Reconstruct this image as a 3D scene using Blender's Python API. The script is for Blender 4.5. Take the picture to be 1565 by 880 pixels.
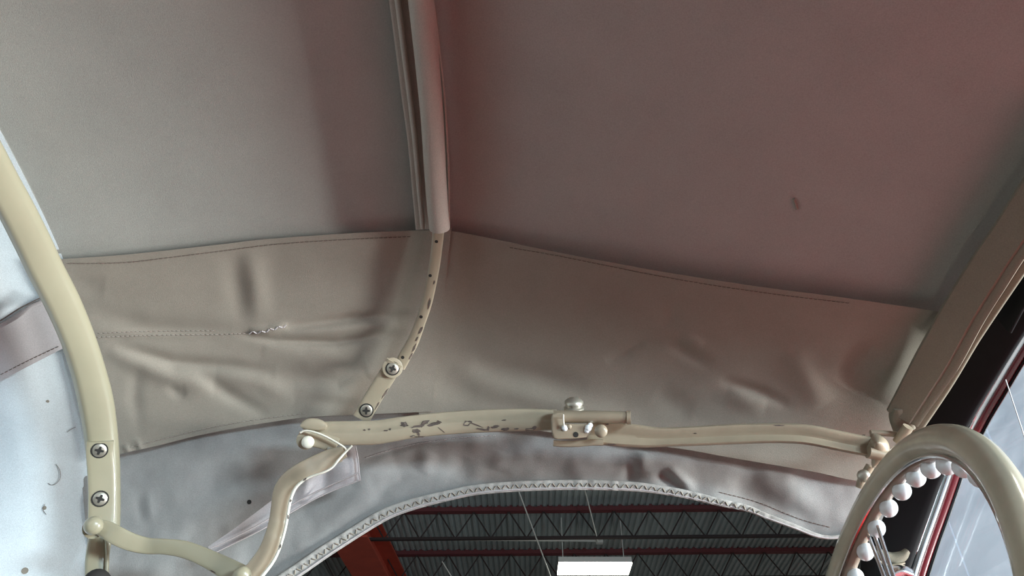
import bpy, bmesh, math, random
from mathutils import Vector, Matrix, noise
from mathutils.bvhtree import BVHTree
R = math.radians
random.seed(4)
for o in list(bpy.data.objects): bpy.data.objects.remove(o)
sc = bpy.context.scene
C = bpy.data.collections.new('scene'); sc.collection.children.link(C)

# ------------------------------------------------------------ camera, world, light, exposure
PITCH, F = 40.0, 1200.0
cam = bpy.data.cameras.new('camera'); co = bpy.data.objects.new('camera', cam); C.objects.link(co)
cam.sensor_width = 36; cam.lens = 36*F/1565; cam.clip_start = .01
co.location = (0, 0, 0); co.rotation_euler = (R(90+PITCH), 0, 0); sc.camera = co
w = bpy.data.worlds.new('world'); sc.world = w; w.use_nodes = True
w.node_tree.nodes['Background'].inputs[0].default_value = (1.0, .90, .80, 1)
w.node_tree.nodes['Background'].inputs[1].default_value = .22
def area(name, loc, target, sx, sy, energy, col):
    l = bpy.data.lights.new(name, 'AREA'); l.shape = 'RECTANGLE'; l.size = sx; l.size_y = sy; l.energy = energy; l.color = col
    o = bpy.data.objects.new(name, l); C.objects.link(o); o.location = loc
    o.rotation_euler = (Vector(target)-Vector(loc)).to_track_quat('-Z', 'Y').to_euler(); return o
area('daylight_door', (2.75, .0, .0), (-.2, .3, .5), 1.1, .3, 222, (.90, .97, .96))      # open bay door ahead of the car
area('side_daylight', (2.5, -2.2, .2), (-.6, .7, .3), 1.0, .4, 135, (.68, .89, 1.0))    # daylight through passenger side window
area('added_bounce_lamp', (2.2, -.1, 3.4), (.55, .2, -.1), 1.2, .4, 190, (1.0, .95, .86))  # added unseen lamp, lights the red dash so it reddens the roof
sc.view_settings.view_transform = 'Standard'; sc.view_settings.look = 'None'
sc.view_settings.exposure = 0.0; sc.view_settings.gamma = 1

# ------------------------------------------------------------ pixel <-> space helpers
cp, sp = math.cos(R(PITCH)), math.sin(R(PITCH))
def ray(px, py):
    x = (px-782.5)/F; v = (440-py)/F
    return Vector((x, cp-v*sp, sp+v*cp))
X0 = -.07
def HW(X):
    """roof height and half width at station X (peak over the middle bow, falling to header and rear bow)"""
    a = X-X0; s = math.sqrt(a*a+.0025)-.05
    H = .60 - (.26 if a > 0 else .15)*s
    W = .85
    q = -X-.49
    if q > 0:
        k = 1-.75*(math.sqrt(q*q+.0016)-.04); H *= k; W *= k
    return H, W
def tS(px, py):
    d = ray(px, py); lo, hi = .2, 1.6
    for i in range(34):
        m = (lo+hi)/2; H, W = HW(d.x*m)
        if (abs(d.y*m)/W)**4+(abs(d.z*m)/H)**4 < 1: lo = m
        else: hi = m
    return lo
def P(px, py, k=1.0, off=0.0):
    d = ray(px, py); p = d*tS(px, py)*k
    return p-d.normalized()*off
def PT(px, py, t): return ray(px, py)*t
def cr(pts, n):
    """Catmull-Rom resample of tuples to n points by chord length"""
    pts = [tuple(map(float, p)) for p in pts]
    if len(pts) == 2: pts = [pts[0], tuple((a+b)/2 for a, b in zip(*pts)), pts[1]]
    ext = [tuple(2*a-b for a, b in zip(pts[0], pts[1]))]+pts+[tuple(2*a-b for a, b in zip(pts[-1], pts[-2]))]
    L = [0]
    for a, b in zip(pts, pts[1:]): L.append(L[-1]+math.dist(a[:2], b[:2]))
    out = []; j = 0
    for i in range(n):
        s = L[-1]*i/(n-1)
        while j < len(pts)-2 and s > L[j+1]: j += 1
        t = (s-L[j])/max(L[j+1]-L[j], 1e-9)
        p0, p1, p2, p3 = ext[j:j+4]
        out.append(tuple(.5*(2*b+(c-a)*t+(2*a-5*b+4*c-d)*t*t+(3*b-a-3*c+d)*t**3) for a, b, c, d in zip(p0, p1, p2, p3)))
    return out

# ------------------------------------------------------------ materials
def mat(name, col, rough=.6, metal=0, coat=0, noise_amt=0, nscale=8, stretch=(1,1,1), bump=0, bscale=300, emit=None, es=0, spec=.5, col2=None, speck=0):
    m = bpy.data.materials.new(name); m.use_nodes = True; nt = m.node_tree; b = nt.nodes['Principled BSDF']
    b.inputs['Base Color'].default_value = (*col, 1); b.inputs['Roughness'].default_value = rough
    b.inputs['Metallic'].default_value = metal; b.inputs['Specular IOR Level'].default_value = spec; b.inputs['Coat Weight'].default_value = coat
    tc = nt.nodes.new('ShaderNodeTexCoord'); mp = nt.nodes.new('ShaderNodeMapping'); mp.inputs['Scale'].default_value = stretch
    nt.links.new(tc.outputs['Object'], mp.inputs[0])
    last = None
    if noise_amt or col2:
        n = nt.nodes.new('ShaderNodeTexNoise'); n.inputs['Scale'].default_value = nscale; n.inputs['Detail'].default_value = 8; n.inputs['Roughness'].default_value = .65
        nt.links.new(mp.outputs[0], n.inputs['Vector'])
        mx = nt.nodes.new('ShaderNodeMix'); mx.data_type = 'RGBA'
        c2 = col2 or tuple(c*(1-noise_amt) for c in col)
        c1 = tuple(min(1, c*(1+noise_amt)) for c in col) if not col2 else col
        mr = nt.nodes.new('ShaderNodeMapRange'); mr.inputs[1].default_value = .3; mr.inputs[2].default_value = .7
        nt.links.new(n.outputs[0], mr.inputs[0]); nt.links.new(mr.outputs[0], mx.inputs[0])
        mx.inputs[6].default_value = (*c1, 1); mx.inputs[7].default_value = (*c2, 1); last = mx.outputs[2]
        nt.links.new(last, b.inputs['Base Color'])
    if speck:
        v = nt.nodes.new('ShaderNodeTexNoise'); v.inputs['Scale'].default_value = 900; v.inputs['Detail'].default_value = 2
        nt.links.new(tc.outputs['Object'], v.inputs['Vector'])
        mr2 = nt.nodes.new('ShaderNodeMapRange'); mr2.inputs[1].default_value = .25; mr2.inputs[2].default_value = .75; mr2.inputs[3].default_value = 1-speck; mr2.inputs[4].default_value = 1+speck
        nt.links.new(v.outputs[0], mr2.inputs[0])
        mu = nt.nodes.new('ShaderNodeVectorMath'); mu.operation = 'SCALE'; nt.links.new(last, mu.inputs[0]); nt.links.new(mr2.outputs[0], mu.inputs['Scale'])
        nt.links.new(mu.outputs[0], b.inputs['Base Color'])
    if bump:
        n2 = nt.nodes.new('ShaderNodeTexNoise'); n2.inputs['Scale'].default_value = bscale; n2.inputs['Detail'].default_value = 4
        nt.links.new(mp.outputs[0], n2.inputs['Vector'])
        bp = nt.nodes.new('ShaderNodeBump'); bp.inputs['Strength'].default_value = bump; bp.inputs['Distance'].default_value = .001
        nt.links.new(n2.outputs[0], bp.inputs['Height']); nt.links.new(bp.outputs[0], b.inputs['Normal'])
    if emit: b.inputs['Emission Color'].default_value = (*emit, 1); b.inputs['Emission Strength'].default_value = es
    return m
FAB = dict(rough=.95, spec=.15, nscale=14, bump=.22, bscale=1300, speck=.10)
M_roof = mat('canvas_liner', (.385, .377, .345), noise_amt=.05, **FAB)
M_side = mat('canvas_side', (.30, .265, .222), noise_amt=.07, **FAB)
M_flap = mat('canvas_flap', (.325, .315, .305), noise_amt=.17, stretch=(1, 1, .35), **FAB)
M_quart_lit = mat('canvas_quarter_lit', (.74, .79, .82), noise_amt=.05, **FAB)  # blue daylight on the rear quarter put into the canvas colour
M_strap = mat('canvas_strap', (.52, .47, .47), noise_amt=.04, **FAB)
M_hem = mat('canvas_hem', (.42, .40, .375), noise_amt=.22, **{**FAB, 'nscale': 60})
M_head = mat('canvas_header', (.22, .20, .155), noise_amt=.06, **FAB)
M_sleeve = mat('canvas_sleeve', (.46, .40, .35), noise_amt=.04, **FAB)
M_thread = mat('thread', (.36, .31, .27), .9)
M_darkthread = mat('dark_thread', (.16, .12, .10), .9)  # darker brown thread for some seams and loose ends
M_cream = mat('cream_paint', (.35, .315, .22), .32, coat=.25, noise_amt=.05, nscale=9, bump=.12, bscale=90)
M_rail = mat('aged_cream_paint', (.39, .33, .24), .38, coat=.2, noise_amt=.10, nscale=16, bump=.2, bscale=120)
M_white = mat('worn_white_edge', (.86, .82, .70), .4, noise_amt=.1, nscale=60)
M_chip = mat('bare_dark_metal', (.07, .055, .05), .6, col2=(.16, .12, .10), nscale=200)
M_frail = mat('brownish_cream_paint', (.33, .27, .195), .38, coat=.2, noise_amt=.12, nscale=16, bump=.2, bscale=120)
M_steel = mat('screw_steel', (.50, .47, .40), .38, metal=.7)
M_dark = mat('recess_dark', (.02, .018, .016), .8)
M_chrome = mat('chrome', (.92, .94, .96), .16, metal=1)
M_black = mat('black_rubber', (.006, .006, .007), .7, spec=.2)
M_ivory = mat('ivory_plastic', (.50, .46, .35), .22, coat=.5, noise_amt=.12, nscale=20)
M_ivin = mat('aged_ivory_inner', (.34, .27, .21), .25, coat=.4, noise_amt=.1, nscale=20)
M_bead = mat('white_plastic', (.82, .85, .86), .2, coat=.5)
M_red = mat('red_car_paint', (.50, .018, .018), .18, coat=.8)
M_dash = mat('red_dash_crackle_paint', (.45, .015, .015), .75, spec=.1)
M_dred = mat('dark_red_paint', (.10, .008, .012), .2, coat=.6)
M_redl = mat('red_brown_leather', (.10, .08, .055), .55)
M_beamred = mat('red_oxide_paint', (.55, .09, .055), .6, noise_amt=.15, nscale=3)
M_joist = mat('dark_red_joist_paint', (.16, .04, .045), .7)
M_web = mat('joist_web_paint', (.05, .035, .035), .7)
M_deck = mat('galvanised_deck', (.40, .46, .47), .6, noise_amt=.2, nscale=1.5, stretch=(3, .4, 1))
M_conduit = mat('conduit_metal', (.85, .85, .80), .5)
M_wall = mat('grey_warehouse_wall', (.45, .50, .56), .8, noise_amt=.15, nscale=.7)
M_glow = mat('milky_glow', (.6, .65, .7), .8, noise_amt=.1, nscale=1.2, emit=(.60, .76, .95), es=.36)  # added glow, brightens what shows behind the windscreen
M_floor = mat('concrete_floor', (.30, .29, .28), .7, noise_amt=.2, nscale=1)
M_lamp = mat('lamp_lens', (1, 1, 1), .4, emit=(1, 1, .84), es=9)
# dusty windscreen glass
M_glass = bpy.data.materials.new('dusty_glass'); M_glass.use_nodes = True
nt = M_glass.node_tree; nt.nodes.clear()
out = nt.nodes.new('ShaderNodeOutputMaterial'); tr = nt.nodes.new('ShaderNodeBsdfTransparent'); tl = nt.nodes.new('ShaderNodeBsdfTranslucent'); gl = nt.nodes.new('ShaderNodeBsdfGlossy')
df = nt.nodes.new('ShaderNodeBsdfDiffuse')
tl.inputs[0].default_value = (.78, .86, .95, 1); df.inputs[0].default_value = (.6, .68, .76, 1); gl.inputs['Roughness'].default_value = .03; gl.inputs[0].default_value = (.8, .85, .9, 1)
tc = nt.nodes.new('ShaderNodeTexCoord'); nz = nt.nodes.new('ShaderNodeTexNoise'); nz.inputs['Scale'].default_value = 16; nz.inputs['Detail'].default_value = 6
nt.links.new(tc.outputs['Object'], nz.inputs['Vector'])
mr = nt.nodes.new('ShaderNodeMapRange'); mr.inputs[1].default_value = .3; mr.inputs[2].default_value = .7; mr.inputs[3].default_value = .03; mr.inputs[4].default_value = .14
nt.links.new(nz.outputs[0], mr.inputs[0])
m0 = nt.nodes.new('ShaderNodeMixShader'); m0.inputs[0].default_value = .3; nt.links.new(tl.outputs[0], m0.inputs[1]); nt.links.new(df.outputs[0], m0.inputs[2])
m1 = nt.nodes.new('ShaderNodeMixShader'); nt.links.new(mr.outputs[0], m1.inputs[0]); nt.links.new(tr.outputs[0], m1.inputs[1]); nt.links.new(m0.outputs[0], m1.inputs[2])
m2 = nt.nodes.new('ShaderNodeMixShader'); m2.inputs[0].default_value = .07; nt.links.new(m1.outputs[0], m2.inputs[1]); nt.links.new(gl.outputs[0], m2.inputs[2])
nt.links.new(m2.outputs[0], out.inputs[0])

# ------------------------------------------------------------ object helpers
BV = {}
def link(name, verts, faces, m, parent=None, smooth=True, bvh=None):
    me = bpy.data.meshes.new(name); me.from_pydata([tuple(v) for v in verts], [], faces)
    bm = bmesh.new(); bm.from_mesh(me); bmesh.ops.recalc_face_normals(bm, faces=bm.faces); bm.to_mesh(me); bm.free()
    if smooth:
        me.polygons.foreach_set('use_smooth', [True]*len(me.polygons))
        try: me.set_sharp_from_angle(angle=R(50))
        except Exception: pass
    me.materials.append(m)
    o = bpy.data.objects.new(name, me); C.objects.link(o)
    if parent:
        bpy.context.view_layer.update()
        o.parent = parent; o.matrix_parent_inverse = world(parent).inverted()
    if bvh: BV[bvh] = BVHTree.FromPolygons([tuple(v) for v in verts], faces)
    return o
def world(o):
    m = o.matrix_basis.copy()
    return (world(o.parent) @ o.matrix_parent_inverse @ m) if o.parent else m
def tag(o, label, cat, group=None):
    o['label'] = label; o['category'] = cat
    if group: o['group'] = group
    return o
def thing(name, loc, label, cat, group=None):
    o = bpy.data.objects.new(name, None); o.empty_display_size = .02; C.objects.link(o); o.location = loc
    return tag(o, label, cat, group)
def struct(o): o['kind'] = 'structure'; return o
def stuff(o): o['kind'] = 'stuff'; return o
def merge(parts):
    V, Fc = [], []
    for v, f in parts:
        n = len(V); V += list(v); Fc += [tuple(i+n for i in q) for q in f]
    return V, Fc
def sweep(pts, ws, ths, sect=None, nrm=None, n=None, closed=False, caps=True, roundend=False):
    """sweep a section along 3-D points; ws full widths, ths full thickness; the face looks along nrm (default: into the cabin)"""
    N = len(pts); V = []
    if sect is None:
        sect = [(math.copysign(abs(math.cos(a))**.45, math.cos(a)), math.copysign(abs(math.sin(a))**.45, math.sin(a))) for a in [2*math.pi*i/16 for i in range(16)]]
    K = len(sect)
    for i in range(N):
        p = pts[i]
        if closed: T = pts[(i+1) % N]-pts[i-1]
        else: T = pts[min(i+1, N-1)]-pts[max(i-1, 0)]
        T.normalize()
        nn = (nrm[i] if isinstance(nrm, list) else nrm) if nrm is not None else -p.normalized()
        nn = (nn-T*nn.dot(T)).normalized(); B = T.cross(nn)
        w_ = ws[i] if isinstance(ws, (list, tuple)) else ws; t_ = ths[i] if isinstance(ths, (list, tuple)) else ths
        if roundend:
            e = min(i, N-1-i)/(N-1)*roundend
            if e < 1: w_ *= math.sqrt(max(0.02, 1-(1-e)**2))
        for a, b in sect: V.append(p+B*(a*w_/2)+nn*(b*t_/2))
    Fc = []
    for i in range(N if closed else N-1):
        j = (i+1) % N
        for k in range(K): Fc.append((i*K+k, i*K+(k+1) % K, j*K+(k+1) % K, j*K+k))
    if caps and not closed:
        Fc.append(tuple(range(K))); Fc.append(tuple((N-1)*K+k for k in range(K)))
    return V, Fc
ROUND = [(math.cos(a), math.sin(a)) for a in [2*math.pi*i/14 for i in range(14)]]
def band(px, w, th, k=.97, n=50, sect=None, roundend=False, depth=None, off=0.0):
    """px list of (x, y[, width]) in the photograph, laid on the cabin surface scaled by k (or at depth t)"""
    q = cr([(p[0], p[1], p[2] if len(p) > 2 else w, (p[3] if len(p) > 3 else (depth or k))) for p in px], n)
    pts, ws = [], []
    for x, y, ww, kk in q:
        t = kk if depth else tS(x, y)*kk
        d = ray(x, y); pts.append(d*t-d.normalized()*off); ws.append(ww*t/F)
    return sweep(pts, ws, th, sect, roundend=roundend)
def shell(V, Fc, nu, nv, th):
    """give a grid thickness away from the cabin (away from the origin region)"""
    n = len(V); V2 = [v+v.normalized()*th for v in V]
    F2 = [tuple(reversed([i+n for i in f])) for f in Fc]
    rim = [i for i in range(nu)]+[(r+1)*nu-1 for r in range(1, nv)]+[nv*nu-1-i for i in range(1, nu)]+[(nv-1-r)*nu for r in range(1, nv-1)]
    S = [(rim[i], rim[(i+1) % len(rim)], rim[(i+1) % len(rim)]+n, rim[i]+n) for i in range(len(rim))]
    return V+V2, Fc+F2+S
def seg(px, py, line, cum):
    best, u = 1e9, 0
    for i, ((x1, y1), (x2, y2)) in enumerate(zip(line, line[1:])):
        dx, dy = x2-x1, y2-y1; t = max(0, min(1, ((px-x1)*dx+(py-y1)*dy)/(dx*dx+dy*dy)))
        d = math.hypot(px-x1-t*dx, py-y1-t*dy)
        if d < best: best = d; u = (cum[i]+t*(cum[i+1]-cum[i]))/cum[-1]
    return best, u
def cumlen(l):
    c = [0]
    for a, b in zip(l, l[1:]): c.append(c[-1]+math.dist(a, b))
    return c
def folds(F_):
    boxes = [(min(p[0] for p in l)-4*s, max(p[0] for p in l)+4*s, min(p[1] for p in l)-4*s, max(p[1] for p in l)+4*s, l, s, a, cumlen(l)) for l, s, a in F_]
    def f(px, py):
        r = 0
        for x0, x1, y0, y1, l, s, a, cu in boxes:
            if x0 < px < x1 and y0 < py < y1:
                d, u = seg(px, py, l, cu); r += a*(.12+.88*math.sin(math.pi*u)**.8)*math.exp(-(d/(s*1.25))**2)
        return r
    return f
def panel(name, top, bot, nu, nv, m, parent, off=0.0, disp=None, th=.0015, bvh=None, k=1.0, wob=.0008, wsc=9):
    T, B = cr(top, nu), cr(bot, nu); V = []
    for j in range(nv):
        f = j/(nv-1)
        for i in range(nu):
            px = T[i][0]*(1-f)+B[i][0]*f; py = T[i][1]*(1-f)+B[i][1]*f
            o = off(i/(nu-1), f) if callable(off) else off
            p = P(px, py, k, o+(disp(px, py) if disp else 0))
            V.append(p-p.normalized()*wob*(noise.noise(p*wsc)+.22*noise.noise(p*wsc*3.1)))
    Fc = [(j*nu+i, j*nu+i+1, (j+1)*nu+i+1, (j+1)*nu+i) for j in range(nv-1) for i in range(nu-1)]
    if bvh: BV[bvh] = BVHTree.FromPolygons(V, Fc)
    V, Fc = shell(V, Fc, nu, nv, th)
    return link(name, V, Fc, m, parent)
def hit(key, px, py, lift=0.0):
    d = ray(px, py).normalized()
    loc, nrm, _, _ = BV[key].ray_cast(Vector((0, 0, 0)), d)
    if loc is None: loc = P(px, py, .97); nrm = -d
    if nrm.dot(d) > 0: nrm = -nrm
    return loc+nrm*lift, nrm
def stitches(key, px, step, length, width, m, parent, zig=0, lift=.0003, name='stitching'):
    L = sum(math.dist(a[:2], b[:2]) for a, b in zip(px, px[1:])); n = max(3, int(L/step)*2+1); q = cr(px, n); parts = []
    for i in range(0, n-1, 2):
        a, b = Vector(q[i][:2]), Vector(q[i+1][:2]); d = (b-a).normalized(); c = (a+b)/2
        if zig: d = (Matrix.Rotation(zig*(1 if (i//2) % 2 else -1), 2) @ d)
        a, b = c-d*length/2, c+d*length/2
        p1, n1 = hit(key, a.x, a.y, lift); p2, n2 = hit(key, b.x, b.y, lift)
        if (p2-p1).length > .05 or (p2-p1).length < 1e-5: continue
        parts.append(sweep([p1, p1.lerp(p2, .5)+n1*.0003, p2], width, width, [(1, 0), (0, 1), (-1, 0), (0, -1)], nrm=n1))
    V, Fc = merge(parts)
    return stuff(link(name, V, Fc, m, parent))
def frame(n):
    n = n.normalized(); a = n.cross(Vector((.3, 0, 1))).normalized(); return a, n.cross(a), n
def lathe(c, n, prof, K=20, name=None, m=None, parent=None, ax=None):
    a, b, n = frame(n); V = []
    for r, h in prof:
        for i in range(K):
            t = 2*math.pi*i/K; V.append(c+a*(r*math.cos(t))+b*(r*math.sin(t))+n*h)
    Fc = [(j*K+i, j*K+(i+1) % K, (j+1)*K+(i+1) % K, (j+1)*K+i) for j in range(len(prof)-1) for i in range(K)]
    Fc += [tuple(range(K)), tuple((len(prof)-1)*K+i for i in range(K))]
    if name: return link(name, V, Fc, m, parent)
    return V, Fc
def extr(poly, n, h0, h1):
    K = len(poly); V = [p+n*h0 for p in poly]+[p+n*h1 for p in poly]
    return V, [tuple(range(K)), tuple(range(K, 2*K))]+[(i, (i+1) % K, (i+1) % K+K, i+K) for i in range(K)]
def screw(key, px, py, rpx, parent):
    c, n = hit(key, px, py); r = rpx*c.length/F*.97
    ring = lathe(c, n, [(r*1.22, -.001), (r*1.22, .0003), (r*.98, .0004), (r*.9, -.0002)], name='screw_recess', m=M_dark, parent=parent)
    s = lathe(c, n, [(r*1.0, -.001), (r*1.0, .0007), (r*.86, .0013), (r*.5, .0017), (r*.02, .0018)], name='screw', m=M_steel, parent=parent)
    a, b, n = frame(n); th = random.uniform(0, 1.4); a, b = a*math.cos(th)+b*math.sin(th), b*math.cos(th)-a*math.sin(th)
    l, wd = r*.62, r*.13
    pl = [(l, wd), (wd*1.6, wd*1.6), (wd, l), (-wd, l), (-wd*1.6, wd*1.6), (-l, wd), (-l, -wd), (-wd*1.6, -wd*1.6), (-wd, -l), (wd, -l), (wd*1.6, -wd*1.6), (l, -wd)]
    V, Fc = extr([c+a*x+b*y for x, y in pl], n, .0010, .0021)
    link('cross_slot', V, Fc, M_dark, s, smooth=False)
    return s
def rivet(c, n, r, parent, m=None, name='rivet', h=.6):
    return lathe(c, n, [(r, -.003), (r, .0004), (r*.93, r*h*.45), (r*.72, r*h*.8), (r*.4, r*h*.98), (r*.02, r*h)], name=name, m=m or M_cream, parent=parent)
def holes(key, pts, parent, m=M_dark, name='hole'):
    for x, y, r in pts:
        c, n = hit(key, x, y); rr = r*c.length/F
        lathe(c, n, [(rr, -.001), (rr, .00025), (rr*.7, .0003), (rr*.02, .0002)], K=10, name=name, m=m, parent=parent)
def chips(key, polys, parent, name='paint_chips', m=M_chip):
    parts = []
    for x, y, rx, ry, ang in polys:
        K = 13; pl = []
        for i in range(K):
            t = 2*math.pi*i/K; q = random.uniform(.55, 1.15); u, v = rx*q*math.cos(t), ry*q*math.sin(t); a = R(ang)
            u *= 1.3; v *= 1.25; p, n = hit(key, x+u*math.cos(a)-v*math.sin(a), y+u*math.sin(a)+v*math.cos(a), .0); pl.append(p)
        if max((p-pl[0]).length for p in pl) > .05: continue
        parts.append(extr(pl, n, -.0004, .0003))
    V, Fc = merge(parts); return stuff(link(name, V, Fc, m, parent, smooth=False))
def boxm(x0, x1, y0, y1, z0, z1):
    V = [Vector((x, y, z)) for x in (x0, x1) for y in (y0, y1) for z in (z0, z1)]
    return V, [(0, 1, 3, 2), (4, 6, 7, 5), (0, 4, 5, 1), (2, 3, 7, 6), (0, 2, 6, 4), (1, 5, 7, 3)]
def bar(a, b, w_, h_=None, up=Vector((0, 0, 1))):
    return sweep([a, b], w_, h_ or w_, [(1, 1), (-1, 1), (-1, -1), (1, -1)], nrm=up)

# ============================================================ SETTING: the warehouse
DY = 2.5
# corrugated deck ceiling, ribs running away from the car; slightly rotated group (yaw)
YAW = R(1.2)
def rot(p): c, s = math.cos(YAW), math.sin(YAW); return Vector((p[0]*c+p[1]*s, -p[0]*s+p[1]*c, p[2]))
V, Fc = [], []
xs = []; x = -13
while x < 9:
    xs += [(x, 0), (x+.04, 0), (x+.05, .022), (x+.08, .022)]; x += .09
ZC = 5.03
for i, (x, h) in enumerate(xs): V += [rot((x, 3, ZC+h)), rot((x, 30, ZC+h))]
Fc = [(2*i, 2*i+2, 2*i+3, 2*i+1) for i in range(len(xs)-1)]
n0 = len(V); V += [v+Vector((0, 0, .12)) for v in V[:]]
o = struct(link('ceiling', V, Fc, M_deck, smooth=False)); o['label'] = 'dark corrugated metal roof deck of the warehouse'
# roof over the car itself (deck continues)
V, Fc = boxm(-13, 9, -12, 2.95, ZC, ZC+.1); struct(link('trim_1', V, Fc, M_deck, smooth=False))
V, Fc = boxm(-14, 9, -12, 30, -1.35, -1.25); struct(link('floor', V, Fc, M_floor, smooth=False))
V, Fc = boxm(4.65, 4.8, -6, 9.3, 1.7, 5.03); struct(link('wall_front', V, Fc, M_wall, smooth=False))
wn = struct(bpy.data.objects.new('glow_panels', None)); C.objects.link(wn); wn.location = (4.6, 0, 3.5)
for i in range(12):       # added glowing panels on the front wall, brighten the windscreen view
    V, Fc = boxm(4.58, 4.62, -5.3+i*1.2, -4.13+i*1.2, 1.8, 4.98); link('added_glow_panel', V, Fc, M_glow, wn, smooth=False)
V, Fc = boxm(-14, 9, 29, 29.2, -1.3, 5.1); struct(link('wall_back', V, Fc, M_wall, smooth=False))
def joist(Y, label):
    t = thing('roof_joist', rot((0, Y, ZC)), label, 'joist', 'open web roof joists')
    z1, z0 = ZC-.01, ZC-.47; x0, x1 = -6.0, 8.0
    V, Fc = merge([bar(rot((x0, Y-.03, z1-.03)), rot((x1, Y-.03, z1-.03)), .05, .06), bar(rot((x0, Y+.03, z1-.03)), rot((x1, Y+.03, z1-.03)), .05, .06)])
    link('top_chord', V, Fc, M_joist, t, smooth=False)
    V, Fc = bar(rot((x0, Y, z0)), rot((x1, Y, z0)), .06, .035); link('bottom_chord', V, Fc, M_web, t, smooth=False)
    n = int((x1-x0)/.26)
    for i in range(n):
        a = x0+i*.26; b = a+.26
        za, zb = (z0, z1-.05) if i % 2 else (z1-.05, z0)
        V, Fc = sweep([rot((a, Y, za)), rot((b, Y, zb))], .022, .022, ROUND[::2], nrm=Vector((0, -1, 0)))
        link('web_rod', V, Fc, M_web, t)
    # bearing blocks of the deck flutes on the chord
    parts = []
    x = x0
    while x < x1:
        parts.append(boxm(x, x+.07, -.035, .035, 0, .03)); x += .15
    V, Fc = merge(parts); V = [rot((v.x, Y-.02+v.y, z1-.005+v.z)) for v in V]
    stuff(link('deck_fixing', V, Fc, M_joist, t, smooth=False))
for Y, l in ((9.45, 'dark red roof joist nearest the car, mostly hidden by the window flap hem'),
             (11.1, 'dark red open web roof joist just below the arched window flap, above the white conduit'),
             (12.76, 'dark red open web roof joist just above the bright ceiling lamp'),
             (14.4, 'dark red open web roof joist behind the bright ceiling lamp')): joist(Y, l)
# red rafter beam on the left
tb = thing('rafter_beam', rot((-3.0, 12.5, 4.2)), 'red painted steel beam at the left end of the window opening, under the joists', 'beam')
def rot4(p): c, s_ = math.cos(R(4)), math.sin(R(4)); return Vector((p[0]*c+p[1]*s_, -p[0]*s_+p[1]*c, p[2]))
XB = -3.02
V, Fc = boxm(XB-.30, XB+.25, 10.5, 17.0, 4.40, 4.43); V = [rot4(v) for v in V]; link('bottom_flange', V, Fc, M_beamred, tb, smooth=False)
V, Fc = boxm(XB-.045, XB+.0, 10.5, 17.0, 4.43, 4.9); V = [rot4(v) for v in V]; link('web_plate', V, Fc, M_beamred, tb, smooth=False)
V, Fc = boxm(XB-.30, XB+.25, 10.5, 17.0, 4.9, 4.93); V = [rot4(v) for v in V]; link('top_flange', V, Fc, M_beamred, tb, smooth=False)
# conduit
a, b = PT(560, 822.5, 11.6), PT(916, 826, 11.6)
V, Fc = sweep([a, PT(600, 824, 11.6), PT(750, 824.5, 11.6), b], .035, .035, ROUND, nrm=Vector((0, 0, 1)))
tc_ = thing('conduit', a, 'thin pale electrical conduit running level below the nearer roof joist', 'conduit')
link('tube', V, Fc, M_conduit, tc_)
V, Fc = boxm(-.05, .05, -.04, .04, -.04, .04); V = [v+b for v in V]; link('junction_box', V, Fc, M_conduit, tc_, smooth=False)
for pa, pb, l in (((788, 738, 9.6), (845, 890, 11.2), 'thin pale cable slanting down left of the bright ceiling lamp'),
                  ((893, 745, 10.6), (914, 827, 11.5), 'thin pale cable running from the deck to the end of the conduit'),
                  ((676, 858, 12.0), (692, 884, 11.8), 'short pale cable at the bottom edge left of the ceiling lamp')):
    V, Fc = sweep([PT(*pa), PT(*pb)], .018, .018, ROUND[::2], nrm=Vector((1, 0, 0)))
    tag(link('hanging_cable', V, Fc, M_conduit), l, 'cable')
# fluorescent high bay
lc = PT(908, 870, 11.5)
tl_ = thing('ceiling_lamp', lc, 'bright white rectangular lamp hanging below the warehouse roof', 'lamp')
V, Fc = boxm(-.53, .53, -.23, .23, .0, .02); V = [v+lc for v in V]; link('lens', V, Fc, M_lamp, tl_, smooth=False)
V, Fc = boxm(-.53, .53, -.23, .23, .022, .10); V = [v+lc for v in V]; link('housing', V, Fc, M_conduit, tl_, smooth=False)
for s in (-.45, .45):
    V, Fc = bar(lc+Vector((s, 0, .1)), Vector((lc.x+s, lc.y, ZC)), .012, .012, Vector((0, 1, 0))); link('hanger', V, Fc, M_conduit, tl_)

# ============================================================ CANVAS TOP
top = thing('canvas_top', (-.05, .3, .6), 'taupe canvas convertible top stretched over the cream bows, seen from inside', 'car top')
seam_r = [(60, 398), (100, 395.5), (180, 390), (260, 382), (340, 373), (400, 366), (480, 360), (560, 355), (640, 352), (672, 350)]
seam_f = [(666, 349), (687, 352), (760, 366), (820, 379), (880, 391), (940, 402), (1000, 413), (1100, 429), (1175, 440), (1291, 455), (1380, 468), (1442, 477)]
def roofpanel(name, seam, m, nu, nv, key):
    q = cr([s[:2] for s in seam], nu); V = []
    S3 = [P(x, y+26, 1.0, -.004) for x, y in q]
    for j in range(nv):
        f = j/(nv-1); f = f**1.0
        for i in range(nu):
            X = S3[i].x; H, W = HW(X); y0 = S3[i].y; Y = y0*(1-f)+(-.80)*f
            Z = (H+.004)*(1-(abs(Y)/(W+.004))**4)**.25
            p = Vector((X, Y, Z)); 
            if Y < 0: p.z -= .02*math.sin(min(1, -Y/.6)*math.pi/2)*0
            V.append(p+Vector((0, 0, .0016*noise.noise(p*5))))
    Fc = [(j*nu+i, j*nu+i+1, (j+1)*nu+i+1, (j+1)*nu+i) for j in range(nv-1) for i in range(nu-1)]
    BV[key] = BVHTree.FromPolygons(V, Fc)
    V, Fc = shell(V, Fc, nu, nv, .002)
    return link(name, V, Fc, m, top)
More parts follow.
